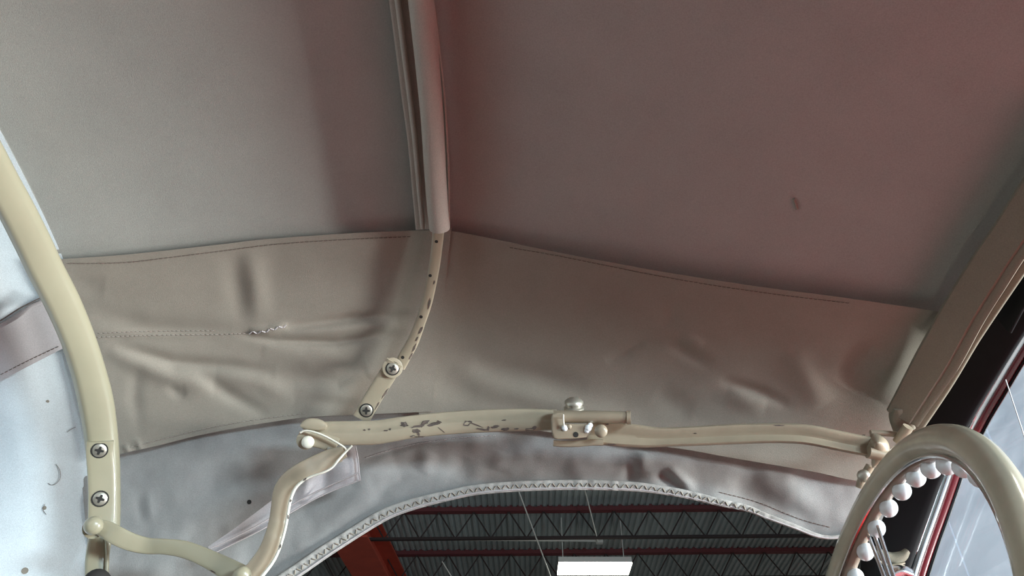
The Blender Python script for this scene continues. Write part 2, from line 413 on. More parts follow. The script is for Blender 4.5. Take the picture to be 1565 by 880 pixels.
roofpanel('roof_panel', [(10, 402)]+seam_r[1:]+[(690, 349)], M_roof, 90, 80, 'roof_r')
roofpanel('roof_panel', [(655, 348)]+seam_f[1:]+[(1480, 483)], M_roof, 110, 80, 'roof_f')

# rear side panel (folded), its lower edge overlaps the window flap
low_r = [(150, 704), (186, 693), (240, 681), (300, 666), (350, 656), (400, 647), (470, 637.5), (560, 633), (660, 629)]
fr = folds([
    ([(140, 478), (227, 500), (354, 508)], 12, -.0035), ([(150, 508), (250, 512), (350, 510)], 5, .0018),
    ([(176, 529), (264, 553), (354, 560), (420, 570)], 8, -.0055), ([(165, 534), (200, 552), (264, 578), (330, 585)], 11, .0045),
    ([(255, 588), (282, 608)], 7, -.0022), ([(280, 596), (325, 590)], 10, .0022),
    ([(300, 569), (354, 605), (410, 634)], 9, -.0040), ([(330, 570), (400, 585), (450, 612)], 12, .0035),
    ([(356, 385), (364, 440), (370, 490)], 14, -.0026), ([(382, 380), (390, 440), (398, 500)], 15, .0036),
    ([(437, 500), (532, 486), (625, 480)], 6, -.0042), ([(380, 507), (410, 505), (440, 497)], 5, .0050),
    ([(430, 510), (520, 504), (610, 494)], 7, .0040), ([(372, 513), (423, 521), (514, 523), (615, 508)], 5, -.0048),
    ([(400, 534), (470, 545), (560, 535)], 14, .0040), ([(423, 576), (514, 582), (560, 560)], 12, -.0040),
    ([(400, 470), (480, 460), (600, 440)], 22, .0020), ([(450, 600), (520, 600), (560, 575)], 14, .003),
    ([(210, 560), (205, 610), (215, 660)], 9, -.002), ([(205, 672), (216, 690)], 5, .0030), ([(190, 680), (198, 692)], 4, .003), ([(210, 690), (206, 674)], 3, -.002),
    ([(470, 612), (560, 622)], 8, -.002), ([(100, 430), (160, 440)], 14, -.002)])
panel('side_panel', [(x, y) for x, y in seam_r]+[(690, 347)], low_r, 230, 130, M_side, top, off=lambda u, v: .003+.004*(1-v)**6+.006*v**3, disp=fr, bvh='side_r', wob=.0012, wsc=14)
# front side panel
low_f = [(640, 636), (720, 646), (800, 655), (900, 668), (1036, 685), (1110, 698), (1193, 712), (1250, 722), (1300, 733), (1362, 742)]
ff = folds([
    ([(690, 560), (740, 588), (850, 618), (950, 640)], 16, .0045), ([(720, 555), (800, 570), (900, 590)], 14, -.003),
    ([(925, 552), (960, 538), (985, 524)], 7, -.0022), ([(1020, 518), (1050, 540), (1090, 558)], 9, -.0026), ([(1040, 515), (1075, 528)], 9, .002),
    ([(1100, 580), (1165, 600), (1205, 618)], 7, -.0036), ([(1110, 603), (1170, 622)], 12, .003),
    ([(1290, 590), (1310, 560), (1335, 530)], 18, -.005), ([(1340, 610), (1370, 560), (1400, 500)], 20, .006), ([(1020, 460), (1030, 500)], 10, -.0015),
    ([(1210, 540), (1240, 590), (1260, 620)], 16, .003), ([(700, 400), (900, 470)], 50, .002), ([(1000, 600), (1060, 630)], 14, -.002)])
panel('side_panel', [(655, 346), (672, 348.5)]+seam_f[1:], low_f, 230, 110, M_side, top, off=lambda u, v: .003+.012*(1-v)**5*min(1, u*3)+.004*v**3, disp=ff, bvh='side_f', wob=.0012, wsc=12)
# window flap with the arched opening
arch = [(150, 1010), (300, 965), (400, 915), (455, 881), (500, 850), (526, 833), (551, 817), (577, 801), (602, 788), (640, 775), (692, 762), (730, 754.5), (781, 750), (840, 747.5), (896, 747), (940, 748), (984, 750.5), (1041, 759), (1099, 772), (1142, 781), (1170, 792), (1214, 808), (1242, 819), (1260, 823), (1277, 823), (1300, 819), (1345, 800)]
ftop = [(120, 680), (240, 655), (350, 632), (470, 615), (620, 612), (800, 635), (950, 655), (1100, 675), (1250, 700), (1385, 720)]
fl = folds([
    ([(545, 745), (560, 720), (600, 700)], 14, .0035), ([(500, 800), (540, 770), (575, 750)], 12, .0035), ([(575, 775), (590, 745), (620, 730)], 8, -.0025),
    ([(640, 720), (660, 690)], 12, .003), ([(700, 735), (715, 700)], 12, -.002), ([(760, 720), (770, 690)], 14, .0015),
    ([(975, 720), (985, 690)], 10, .003), ([(1005, 722), (1025, 738), (1045, 752)], 6, -.005), ([(1020, 715), (1045, 735), (1060, 750)], 7, .0045),
    ([(960, 740), (970, 700)], 7, -.003), ([(1120, 745), (1180, 770), (1240, 800)], 14, -.003), ([(1150, 730), (1230, 765), (1290, 800)], 16, .004),
    ([(225, 745), (232, 800)], 5, .002), ([(210, 760), (216, 800)], 4, -.0015), ([(560, 700), (640, 676), (720, 668)], 4, -.0022),
    ([(455, 790), (470, 770), (500, 745)], 9, -.0025), ([(450, 840), (520, 800)], 12, .003), ([(420, 870), (470, 850)], 9, -.002), ([(250, 720), (330, 700), (420, 690)], 20, .003)])
panel('window_flap', ftop, arch, 260, 110, M_flap, top, off=lambda u, v: -.004+.003*v, disp=fl, bvh='flap', wob=.0038, wsc=20)
# arched hem of the window flap
hem = []
for (x, y), w_ in zip(arch[1:], [20, 20, 20, 20, 19, 19, 19, 18, 17, 16, 16, 16, 15.5, 15.5, 15, 14, 13, 12, 10, 9, 8, 7, 6, 6, 6, 6]):
    hem.append((x, y, w_))
def hemmesh():
    q = cr(hem, 260); pts, ws = [], []
    C2 = []
    for i, (x, y, w_) in enumerate(q):
        a = q[max(i-1, 0)]; b = q[min(i+1, len(q)-1)]; tx, ty = b[0]-a[0], b[1]-a[1]; L = math.hypot(tx, ty); nx, ny = ty/L, -tx/L
        puck = noise.noise(Vector((i*.55, 0, 0)))
        cx, cy = x+nx*w_*.40, y+ny*w_*.40
        pts.append(P(cx, cy, 1, .0045+.0016*puck)); ws.append(w_*tS(cx, cy)/F); C2.append((cx, cy))
    V, Fc = sweep(pts, ws, .005); BV['hem'] = BVHTree.FromPolygons(V, Fc); return V, Fc, C2
V, Fc, hc = hemmesh()
hemo = link('arched_hem', V, Fc, M_hem, top)
stitches('hem', hc[30:215], 7.0, 6.5, .0015, M_side, hemo, zig=.9, lift=.0004, name='zigzag_stitching')
edge = []
q = cr([(x, y-1.5) for x, y, w_ in hem], 200)
V, Fc = sweep([P(x, y, 1, .007) for x, y in q], .0016, .0016, ROUND[::2]); link('hem_piping', V, Fc, M_strap, hemo)
# rear quarter of the top behind the rear bow: curves inwards towards the back
NU, NV = 60, 90; V = []
for j in range(NV):
    a = R(-8)+R(196)*j/(NV-1)
    for i in range(NU):
        X = -.445-.98*(i/(NU-1))
        H, W = HW(X); c_, s_ = math.cos(a), math.sin(a)
        r = (abs(c_/W)**4+abs(s_/H)**4)**-.25
        z = r*s_
        if s_ < 0: z = s_*1.2; r = W; c_ = math.copysign(1, c_)
        p = Vector((X, r*c_*1.005, z*1.005)); V.append(p+Vector((0, .002, .002))*noise.noise(p*7))
Fc = [(j*NU+i, j*NU+i+1, (j+1)*NU+i+1, (j+1)*NU+i) for j in range(NV-1) for i in range(NU-1)]
BV['quart'] = BVHTree.FromPolygons(V, Fc)
V, Fc = shell(V, Fc, NU, NV, .002)
link('rear_quarter_panel', V, Fc, M_quart_lit, top)['label'] = 'rear quarter canvas, daylight put into its pale blue grey colour'
# closing rear curtain
H, W = HW(-1.425)
V = [Vector((-1.425, -W, -.15)), Vector((-1.425, W, -.15)), Vector((-1.425, W, H*.7)), Vector((-1.425, W*.6, H)), Vector((-1.425, -W*.6, H)), Vector((-1.425, -W, H*.7))]
V, Fc = extr(V, Vector((-1, 0, 0)), 0, .003); link('rear_curtain', V, Fc, M_quart_lit, top, smooth=False)
# reinforcing band on the quarter
panel('reinforcing_band', [(-60, 532), (0, 497), (40, 473), (80, 448)], [(-60, 612), (0, 582), (60, 551), (120, 520)], 60, 24, M_strap, top, off=.004, bvh='rband', wob=.0006)
stitches('rband', [(-5, 575), (45, 550), (92, 528)], 7, 5, .0008, M_darkthread, top)
V, Fc = band([(-30, 514), (0, 498), (25, 484), (45, 469), (62, 461), (80, 450)], 7, .004, .985, 40, ROUND); link('rolled_edge', V, Fc, M_strap, top)
V, Fc = band([(-30, 506), (0, 490), (30, 471), (62, 455)], 2, .002, .985, 30, ROUND[::2]); link('rolled_edge', V, Fc, M_darkthread, top)
# added black lip behind the header, stops light leaking in over it
X_ = .458; H, W = HW(X_); pts = []
for i in range(80):
    a = R(22)+R(136)*i/79; c_, s_ = math.cos(a), math.sin(a); r = (abs(c_/W)**4+abs(s_/H)**4)**-.25
    pts.append(Vector((X_, r*c_, r*s_)))
q_ = [Vector((-1, 0, 0))]*80
V, Fc = sweep([p*.988 for p in pts[9:]], .030, .004, None, nrm=q_[9:]); link('leak_block_lip', V, Fc, M_black, top)
# passenger side of the top (mirror side, plain)
def mirr(name, x0, x1, m):
    NU, NV = 40, 16; V = []
    for j in range(NV):
        for i in range(NU):
            X = x0+(x1-x0)*i/(NU-1); H, W = HW(X); Y = -.79-.059*math.sin(j/(NV-1)*math.pi/2)
            Z = H*(max(0, 1-(min(.9999, -Y/W))**4))**.25
            Z = max(Z, .36); V.append(Vector((X, Y, Z+.002)))
    Fc = [(j*NU+i, j*NU+i+1, (j+1)*NU+i+1, (j+1)*NU+i) for j in range(NV-1) for i in range(NU-1)]
    V, Fc = shell(V, Fc, NU, NV, .002); link(name, V, Fc, m, top)
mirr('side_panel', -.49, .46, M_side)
# stitching rows
stitches('side_r', [(106, 402), (150, 402), (200, 400), (260, 393), (340, 383), (420, 373), (520, 366), (630, 361)], 7, 5, .0009, M_darkthread, top)
stitches('side_r', [(150, 515), (200, 513), (250, 512), (330, 511), (378, 509)], 7, 4.5, .0011, M_thread, top)
stitches('side_r', [(152, 509), (200, 507), (250, 506), (330, 505)], 7, 4.5, .0010, M_thread, top)
stitches('side_r', [(382, 508), (400, 507), (420, 502), (440, 497)], 6, 6, .0016, M_strap, top, zig=.5)
stitches('side_r', [(200, 683), (240, 673), (300, 658), (350, 648), (400, 640), (470, 631)], 7, 5, .0009, M_thread, top)
stitches('side_f', [(780, 378), (850, 390), (940, 408), (1000, 420), (1100, 437), (1200, 451), (1300, 463)], 7, 5, .0007, M_darkthread, top)
stitches('flap', [(560, 699), (600, 686), (650, 676), (700, 669), (760, 665)], 6, 5, .0009, M_strap, top)
stitches('flap', [(1100, 752), (1160, 768), (1220, 792), (1270, 806)], 7, 5, .0008, M_darkthread, top)
# small stains / holes
holes('flap', [(381, 767, 3.2)], top)

def thread(px, key, name='loose_thread', w_=.0005, m=M_darkthread):
    pts = [hit(key, x, y, .0008)[0] for x, y in cr(px, 30)]
    V, Fc = sweep(pts, w_, w_, ROUND[::2]); link(name, V, Fc, m, top)
thread([(86, 709), (92, 718), (93, 729), (88, 737), (80, 741), (74, 738)], 'quart')
thread([(103, 660), (110, 655), (116, 652)], 'quart'); thread([(69, 770), (66, 778), (71, 786)], 'quart')
holes('quart', [(38, 872, 4), (73, 613, 2), (68, 776, 2.5)], top, m=M_side, name='stain')
thread([(1213, 303), (1216, 311), (1218, 319)], 'roof_f', w_=.0024, m=M_side)
# hanging fabric strap under the S link
stp = panel('hanging_strap', [(543, 679), (508, 698), (470, 722), (440, 745), (412, 767), (360, 806), (318, 835)], [(550, 733), (512, 748), (476, 765), (441, 785), (400, 809), (360, 829), (321, 848)], 120, 24, M_strap, None,
            off=0, k=.955, disp=folds([([(460, 770), (470, 740), (470, 722)], 9, .006), ([(492, 755), (500, 715)], 8, -.005), ([(525, 740), (530, 700)], 12, .003)]), bvh='strap', wob=.004, wsc=16)
tag(stp, 'lilac grey canvas strap hanging behind the S shaped link arm', 'strap')
V, Fc = band([(549, 722), (510, 739), (476, 755), (441, 774), (400, 799), (360, 820), (322, 838)], 2, .0022, .950, 60, ROUND[::2]); link('hem_ridge', V, Fc, M_strap, stp)
V, Fc = band([(543, 681), (547, 700), (550, 732)], 2, .0022, .951, 20, ROUND[::2]); link('hem_ridge', V, Fc, M_strap, stp)
V, Fc = band([(551, 733), (512, 748), (476, 765), (441, 785), (400, 809), (360, 829), (321, 848)], 2.4, .0026, .952, 60, ROUND[::2]); link('hem_ridge', V, Fc, M_strap, stp)

# ============================================================ BOWS
# rear bow: broad flattened tube
rb = thing('rear_bow', P(150, 700, .93), 'broad cream painted rear bow curving down the left edge, with a screwed bracket', 'bow')
cl = [(-60, 160), (-25, 225), (0, 275), (22, 315), (48, 366), (70, 412), (97, 465), (120, 520), (136, 570), (147, 615), (154, 660), (158, 705), (159.5, 745), (159.5, 790), (158, 815)]
wd = [52, 55, 57, 57, 57, 56, 55, 53, 53, 54, 52, 51, 50, 50, 50]
q = cr([(x, y, w_) for (x, y), w_ in zip(cl, wd)], 110)
low3 = [P(x, y, .935) for x, y, w_ in q]; lw = [w_*.9*p.dot(Vector((0, cp, sp)))/F for (x, y, w_), p in zip(q, low3)]
# continue over the roof to the passenger side
X_, = [low3[0].x]; up3 = []
for i in range(60):
    Y = low3[0].y-.02-i*(low3[0].y+.75)/60; H, W = HW(X_); k_ = .945
    up3.append(Vector((X_, Y, H*k_*(1-(min(.999, abs(Y)/(W*k_)))**4)**.25)))
dz = low3[0].z-up3[0].z
for i, p in enumerate(up3): p.z += dz*math.exp(-i/6)
allp = up3[::-1]+low3; allw = [lw[0]]*len(up3)+lw
bsec = [(-1, -.6), (-.97, .2), (-.85, .55), (-.5, .8), (0, .9), (.5, .85), (.74, .75), (.86, .45), (.97, .1), (1, -.6), (.6, -.9), (-.6, -.9)]
bsec = [(-a, b) for a, b in bsec][::-1]
V, Fc = sweep(allp, allw, .017, [(-a, b) for a, b in bsec][::-1]); BV['rbow'] = BVHTree.FromPolygons(V, Fc)
link('bow_tube', V, Fc, M_cream, rb)
V, Fc = band([(153, 674), (152.5, 690), (155, 725), (156, 765), (155, 800)], 37, .006, .935, 40, roundend=0, off=.0095)
BV['rbk'] = BVHTree.FromPolygons(V, Fc); link('bracket_plate', V, Fc, M_cream, rb)
V, Fc = band([(158, 804), (153, 825), (149, 850), (148, 872), (150, 900)], 33, .012, .94, 30); link('lower_tang', V, Fc, M_cream, rb)
V, Fc = band([(163, 822), (164, 850), (163, 880), (163, 900)], 6, .008, .935, 20, ROUND); link('tang_edge', V, Fc, M_cream, rb)
screw('rbk', 152, 688, 9, rb); screw('rbk', 153, 762, 9, rb)
c_ = P(148, 890, .90); rivet(c_, -c_.normalized(), .0125, rb, M_dark, 'pivot_pin')
# middle bow
mb = thing('middle_bow', P(660, 420, .97), 'slim cream middle bow with its upper length in a stitched canvas sleeve', 'bow')
cl = [(672, 330), (670, 352), (667.5, 378), (664, 405), (658, 438), (651.5, 466), (642, 494), (631, 522), (620, 542), (611, 560)]
q = cr([(x, y, w_) for (x, y), w_ in zip(cl, [18, 18, 17.5, 17, 16.5, 16, 16, 18, 19, 18])], 60)
pp = [P(x, y, .968) for x, y, w_ in q]; V, Fc = sweep(pp, [w_*p.dot(Vector((0, cp, sp)))/F for (x, y, w_), p in zip(q, pp)], .009)
BV['mbow'] = BVHTree.FromPolygons(V, Fc); link('bow_tube', V, Fc, M_rail, mb)
holes('mbow', [(667, 369, 2.6), (657.5, 421, 2.6), (643.5, 484, 2.6), (615.5, 546, 2.6)], mb)
chips('mbow', [(664, 431, 1, 3, 15), (656, 464, 1.2, 7, 15), (643, 505, 1.6, 5, 25), (637, 518, 1, 4, 30), (633, 532, 1.3, 6, 25), (627, 545, 1.1, 5, 30)], mb)
V, Fc = band([(603.5, 553), (598, 563), (585, 584), (572, 605), (561, 624), (552, 640)], 27, .005, .955, 40, roundend=0)
BV['mlink'] = BVHTree.FromPolygons(V, Fc); link('link_plate', V, Fc, M_rail, mb)
c_ = P(600, 562, .955); V, Fc = lathe(c_, -c_.normalized(), [(.0108, -.0025), (.0108, .0026), (.009, .0032), (.0002, .0032)]); BV['mlinkend'] = BVHTree.FromPolygons(V, Fc); link('link_end', V, Fc, M_rail, mb)
screw('mlinkend', 600, 563, 9, mb); screw('mlink', 560, 627, 9, mb)
chips('mlink', [(589, 600, 1, 8, 32), (577, 619, 1, 7, 32)], mb)
# canvas sleeve over the middle bow: follows roof to the passenger side
def roofline(px, py, k, doff=0, n=70, x_slope=0):
    p0 = P(px, py, k); r = []
    for i in range(n):
        Y = p0.y-(p0.y+.75)*i/(n-1); X = p0.x+x_slope*(p0.y-Y); H, W = HW(X)
        r.append(Vector((X, Y, H*k*(1-(min(.999, abs(Y)/(W*k)))**4)**.25)))
    return r
def sleeve_line(pxs, k):
    q = [P(x, y, k) for x, y in cr(pxs, 50)]
    X, Yl = q[-1].x, q[-1].y; sl = (q[-1].x-q[-10].x)/(q[-1].y-q[-10].y)*.4; out_ = q[:]
    H, W = HW(X); dzz = None
    for i in range(1, 50):
        Y = Yl-i*(Yl+.75)/50; Xn = X+sl*(Y-Yl)
        H, W = HW(X); z = H*k*(1-(min(.999, abs(Y)/(W*k)))**4)**.25
        out_.append(Vector((Xn, Y, z)))
    return out_
pts = sleeve_line([(672, 349), (669, 320), (665, 260), (660, 173), (652, 85), (643.5, 0)], .962)
V, Fc = sweep(pts, .0205, .020, ROUND); BV['slv'] = BVHTree.FromPolygons(V, Fc); sl = link('canvas_sleeve', V, Fc, M_sleeve, mb)
pts = sleeve_line([(646.5, 348), (642, 300), (635, 220), (627, 151), (618, 80), (608, 0)], .986)
V, Fc = sweep(pts, .0055, .006, ROUND); link('sleeve_fold', V, Fc, M_sleeve, mb)
pts = sleeve_line([(658, 349), (654, 300), (648, 220), (640, 151), (632, 80), (623, 0)], .994)
V, Fc = sweep(pts, .030, .002); link('sleeve_flange', V, Fc, M_sleeve, mb)
pts = sleeve_line([(686, 347), (685.5, 280), (683, 216), (677, 130), (664.5, 26), (661, 0)], .986)
V, Fc = sweep(pts, .0025, .004, ROUND[::2]); link('sleeve_edge', V, Fc, M_sleeve, mb)
pts = sleeve_line([(678, 349), (677, 280), (674, 216), (668, 130), (657, 26), (652, 0)], .990)
V, Fc = sweep(pts, .012, .003); link('sleeve_flange', V, Fc, M_side, mb)

# ============================================================ SIDE RAIL
rsec = [(1, -.8), (1, .0), (.92, .22), (.55, .50), (.28, .80), (.1, .9), (-.3, .82), (-.9, .55), (-1, .35), (-1, -.8)]
rr = thing('rear_side_rail', P(650, 655, .93), 'cream side rail with chipped paint, between the pivot and the hinge block', 'rail')
tp = [(463, 645), (500, 644), (539, 643.5), (575, 642.5), (612, 637), (650, 632.5), (700, 628), (750, 625.5), (800, 624.5), (850, 626)]
bt = [(468, 684), (500, 681), (546, 680), (575, 679), (603, 674.5), (630, 669.5), (680, 664), (750, 660), (800, 658.5), (850, 657)]
def twoedge(tp, bt, k, th, n, sect, key=None, off=0.0, kpow=None):
    a, b = cr(tp, n), cr(bt, n); pts, ws = [], []
    for (x1, y1), (x2, y2) in zip(a, b):
        x, y = (x1+x2)/2, (y1+y2)/2; t = tS(x, y)*k; d = ray(x, y); pts.append(d*t-d.normalized()*off); ws.append(math.hypot(x1-x2, y1-y2)*t/F)
    V, Fc = sweep(pts, ws, th, sect)
    if key: BV[key] = BVHTree.FromPolygons(V, Fc)
    return V, Fc
# orientation test: B = T x n ; T to the right, n to camera -> B points down in the picture
rs_ = [(a, b) for a, b in [(-1, -.8), (-1, .25), (-.93, .42), (-.55, .52), (-.25, .62), (-.05, .92), (.1, 1), (.5, .94), (.88, .86), (.98, .65), (1, .3), (1, -.8)]]
V, Fc = twoedge(tp, bt, .93, .018, 80, rs_, 'rrail'); link('rail_channel', V, Fc, M_rail, rr)
V, Fc = band([(462, 650), (475, 648), (500, 652)], 19, .020, .925, 20, roundend=2.2); link('pivot_lug', V, Fc, M_rail, rr)
V, Fc = band([(459, 671), (470, 670), (490, 673), (515, 681)], 24, .006, .915, 24); BV['lug'] = BVHTree.FromPolygons(V, Fc); link('pivot_lug', V, Fc, M_rail, rr)
c_ = P(468, 672, .915); lathe(c_, -c_.normalized(), [(.0098, -.003), (.0098, .003), (.0085, .0036), (.0002, .0036)], name='pivot_boss', m=M_rail, parent=rr)
V, Fc = band([(459, 661), (466, 658), (480, 660), (500, 668), (524, 682), (529, 688)], 3.2, .004, .905, 40, ROUND); link('lug_edge', V, Fc, M_white, rr)
c_ = P(470.5, 675.5, .907); rivet(c_, -c_.normalized(), .0064, rr, M_white)
ch = [(618, 649, 5.5, 3.5, 15), (650, 645, 6, 3.2, -10), (645, 650, 4, 2, -30), (663, 648, 8, 2.2, -15), (671, 645, 3, 2, 10), (636, 652, 8, 1.5, -8), (636, 658, 5, 3.2, 15), (640, 663, 3, 1.5, 80), (633, 667, 5, 1.6, 5), (642, 667, 6, .8, 0),
      (714, 647, 6, 3.8, -5), (729, 649.5, 9, .8, 20), (736, 656, 7, 1.6, 8), (746, 655, 2, 3, 10), (757, 652, 5, 2, -8), (770, 642, 3, .9, 0), (772, 656, 6, 2.2, -5), (789, 655, 4, .9, 0), (811, 656, 7, 2.2, -4), (817, 654, 3, 2.6, 0),
      (557, 657, 1.6, 1.2, 0), (564, 656, 1.5, 1.5, 0), (590, 658, 2.6, .8, 0), (596, 656, 1.6, 1.2, 0), (675, 657, 5, .5, 40)]
chips('rrail', ch, rr)
# hinge block
hb = thing('hinge_block', P(900, 655, .92), 'cream hinge block with weld beads and a bolt joining the two side rails', 'hinge')
V, Fc = band([(846, 636.5), (870, 636.5), (910, 637), (940, 637.5), (961, 638)], 19, .018, .915, 30, ROUND); link('hinge_barrel', V, Fc, M_frail, hb)
c_ = P(962, 638.5, .912); V, Fc = band([(958, 638), (964, 638)], 21, .020, .915, 6, ROUND); link('barrel_end', V, Fc, M_frail, hb)
def plate(poly, key, depth_k, n, h, name, m, parent, bev=.0012):
    ce = Vector((sum(p[0] for p in poly)/len(poly), sum(p[1] for p in poly)/len(poly))); c3 = P(ce.x, ce.y, depth_k)
    nn = n or -c3.normalized()
    pl = []
    for x, y in poly:
        d = ray(x, y); t = c3.dot(nn)/d.dot(nn); pl.append(d*t)
    def shr(f): return [p.lerp(c3, f) for p in pl]
    K = len(pl); rings = [[p-nn*h for p in pl], [p-nn*bev*.0 for p in pl], [p+nn*bev*.8 for p in shr(.04)], [p+nn*bev for p in shr(.1)]]
    V = sum(rings, []); Fc = [tuple(range(K)), tuple(range(3*K, 4*K))]+[(r*K+i, r*K+(i+1) % K, (r+1)*K+(i+1) % K, (r+1)*K+i) for r in range(3) for i in range(K)]
    BV[key] = BVHTree.FromPolygons(V, Fc); return link(name, V, Fc, m, parent)
plate([(842, 636), (844, 632), (850, 630), (862, 630), (862, 648), (900, 648), (904, 652), (902, 662), (896, 668), (880, 670), (852, 671.5), (846, 670), (843, 660)], 'hpl', .905, None, .016, 'hinge_plate', M_frail, hb)
V, Fc = band([(846, 677), (860, 678), (880, 678), (905, 676), (922, 676)], 10, .010, .92, 24); link('lower_lip', V, Fc, M_frail, hb)
for x, y, r in ((863, 654, .0032), (870, 652, .0026), (899, 654, .0036), (902, 650, .003), (897, 658, .0026)):
    c_, n_ = hit('hpl', x, y); rivet(c_, n_, r, hb, M_bead if x != 870 else M_frail, 'weld_bead', h=.8)
V, Fc = band([(861, 633), (861, 642), (862, 651)], 2.4, .003, .898, 12, ROUND[::2]); link('weld_bead', V, Fc, M_white, hb)
holes('hpl', [(880, 664, 4.2)], hb)
c_ = P(918.5, 658.5, .905); rivet(c_, -c_.normalized(), .0066, hb, M_frail)
c_ = P(877, 624, .945); up_ = (P(877, 600, .945)-c_).normalized()
lathe(c_-up_*.004, up_, [(.0105, 0), (.0105, .005), (.0088, .0062), (.0088, .0085), (.0098, .009), (.0098, .0115), (.0065, .0145), (.0002, .0155)], name='bolt', m=M_steel, parent=hb)
# front rail
frl = thing('front_side_rail', P(1100, 665, .93), 'brownish cream side rail from the hinge block to the windscreen header', 'rail')
tp = [(895, 646), (931, 645), (964, 648), (1005, 653), (1050, 652), (1109, 648.5), (1160, 647), (1200, 647), (1236, 649), (1273, 656), (1300, 661.5), (1334, 668)]
bt = [(900, 678), (917, 679), (950, 682), (984, 683.5), (1025, 682), (1060, 681), (1109, 679), (1160, 677), (1200, 677), (1236, 680), (1291, 691), (1328, 698)]
fs_ = [(-1, -.8), (-1, .5), (-.85, .8), (-.55, .8), (-.1, .35), (.15, .25), (.5, .6), (.75, .9), (.95, .7), (1, .3), (1, -.8)]
V, Fc = twoedge(tp, bt, .93, .016, 90, fs_, 'frail'); link('rail_channel', V, Fc, M_frail, frl)
chips('frail', [(928, 647, 3, 2, 0), (914, 675, 2, 2, 0), (1190, 650, 7, .8, 0), (1320, 665, 2, 1, 0), (1063, 662, 2, .6, 0), (935, 679, 6, .8, 0)], frl)
V, Fc = band([(1336, 668, 28), (1341, 678, 31), (1343, 690, 30), (1341, 702, 20), (1335, 712, 16)], 28, .022, .925, 24, ROUND, roundend=3); link('end_knuckle', V, Fc, M_frail, frl)
V, Fc = band([(1326, 690, 20), (1345, 694, 20), (1358, 697, 18)], 20, .02, .92, 12, ROUND); link('end_knuckle', V, Fc, M_frail, frl)
V, Fc = band([(1330, 661), (1352, 662), (1376, 664), (1392, 660)], 9, .009, .94, 20, ROUND); link('link_rod', V, Fc, M_frail, frl)
V, Fc = band([(1372, 676), (1380, 664), (1388, 652)], 16, .010, .93, 12, ROUND); link('link_rod', V, Fc, M_frail, frl)
V, Fc = band([(1330, 712), (1324, 722), (1318, 732), (1314, 745)], 13, .008, .93, 16, ROUND); link('link_rod', V, Fc, M_frail, frl)
c_ = P(1320, 727, .92); rivet(c_, -c_.normalized(), .0062, frl, M_steel, 'bolt')

# ============================================================ LINK ARMS
la = thing('lower_link_arm', P(240, 832, .92), 'wavy cream link arm riveted to the rear bow at lower left', 'link arm')
q = [(143, 804, 20, .895), (160, 808, 25, .895), (176, 817, 27, .895), (200, 828, 26, .9), (225, 834, 24, .905), (250, 835, 23, .905), (280, 839, 25, .905), (310, 850, 26, .905), (340, 865, 30, .905), (372, 884, 36, .905), (400, 902, 36, .905)]
V, Fc = band(q, 25, .005, .9, 60); BV['la'] = BVHTree.FromPolygons(V, Fc); link('arm_strip', V, Fc, M_cream, la)
c_ = P(143, 803, .885); rivet(c_, -c_.normalized(), .0088, la, M_cream, h=.8)
c_ = P(143, 807, .895); lathe(c_, -c_.normalized(), [(.0098, -.008), (.0098, .002), (.008, .0025)], name='rivet_collar', m=M_cream, parent=la)
c_ = P(370, 879, .885); rivet(c_, -c_.normalized(), .0085, la, M_cream, h=.8)
chips('la', [(268, 848, 6, 1.4, 5), (290, 858, 4, 1.2, 25), (300, 862, 4, 1.2, 40), (325, 873, 4, 1, 30)], la)
sa = thing('curved_link_arm', P(430, 770, .91), 'S shaped cream link arm with a worn white edge, in front of the canvas strap', 'link arm')
q = [(527, 690, 18, .905), (508, 698, 26, .905), (484, 709, 28, .9), (462, 720, 28, .895), (445, 733, 30, .895), (433, 750, 30, .895), (428, 775, 27, .895), (424, 797, 26, .895), (418, 820, 27, .89), (408, 844, 28, .89), (392, 868, 30, .89), (372, 892, 32, .89)]
V, Fc = band(q, 27, .005, .9, 80); BV['sa'] = BVHTree.FromPolygons(V, Fc); link('arm_strip', V, Fc, M_frail, sa)
V, Fc = band([(538, 681, 3, .895), (527, 692, 3.5, .895), (517, 703, 4, .89), (508, 714, 3.5, .888), (496, 721, 3.5, .885), (478, 727, 3.5, .885), (464, 734, 4, .885), (452, 745, 5, .885), (445, 760, 5, .885), (441, 778, 4.5, .885), (438, 797, 4.5, .885), (434, 815, 4.5, .88), (427, 838, 4.5, .88), (418, 857, 5, .88), (404, 876, 5.5, .88), (390, 892, 5, .88)], 4, .004, .88, 90, ROUND)
BV['sae'] = BVHTree.FromPolygons(V, Fc); link('worn_edge', V, Fc, M_white, sa)
chips('sae', [(500, 719, 5, 1.5, -20), (478, 726, 7, 1.6, -12), (489, 723, 4, 1.2, -15), (466, 733, 3, 1.5, -30), (440, 790, 1.2, 3, 0), (428, 835, 1.3, 4, 20), (444, 765, 1.2, 2, 0)], sa)
V, Fc = band([(498, 690), (512, 697), (516, 708)], 16, .004, .91, 12); link('folded_tab', V, Fc, M_side, sa)

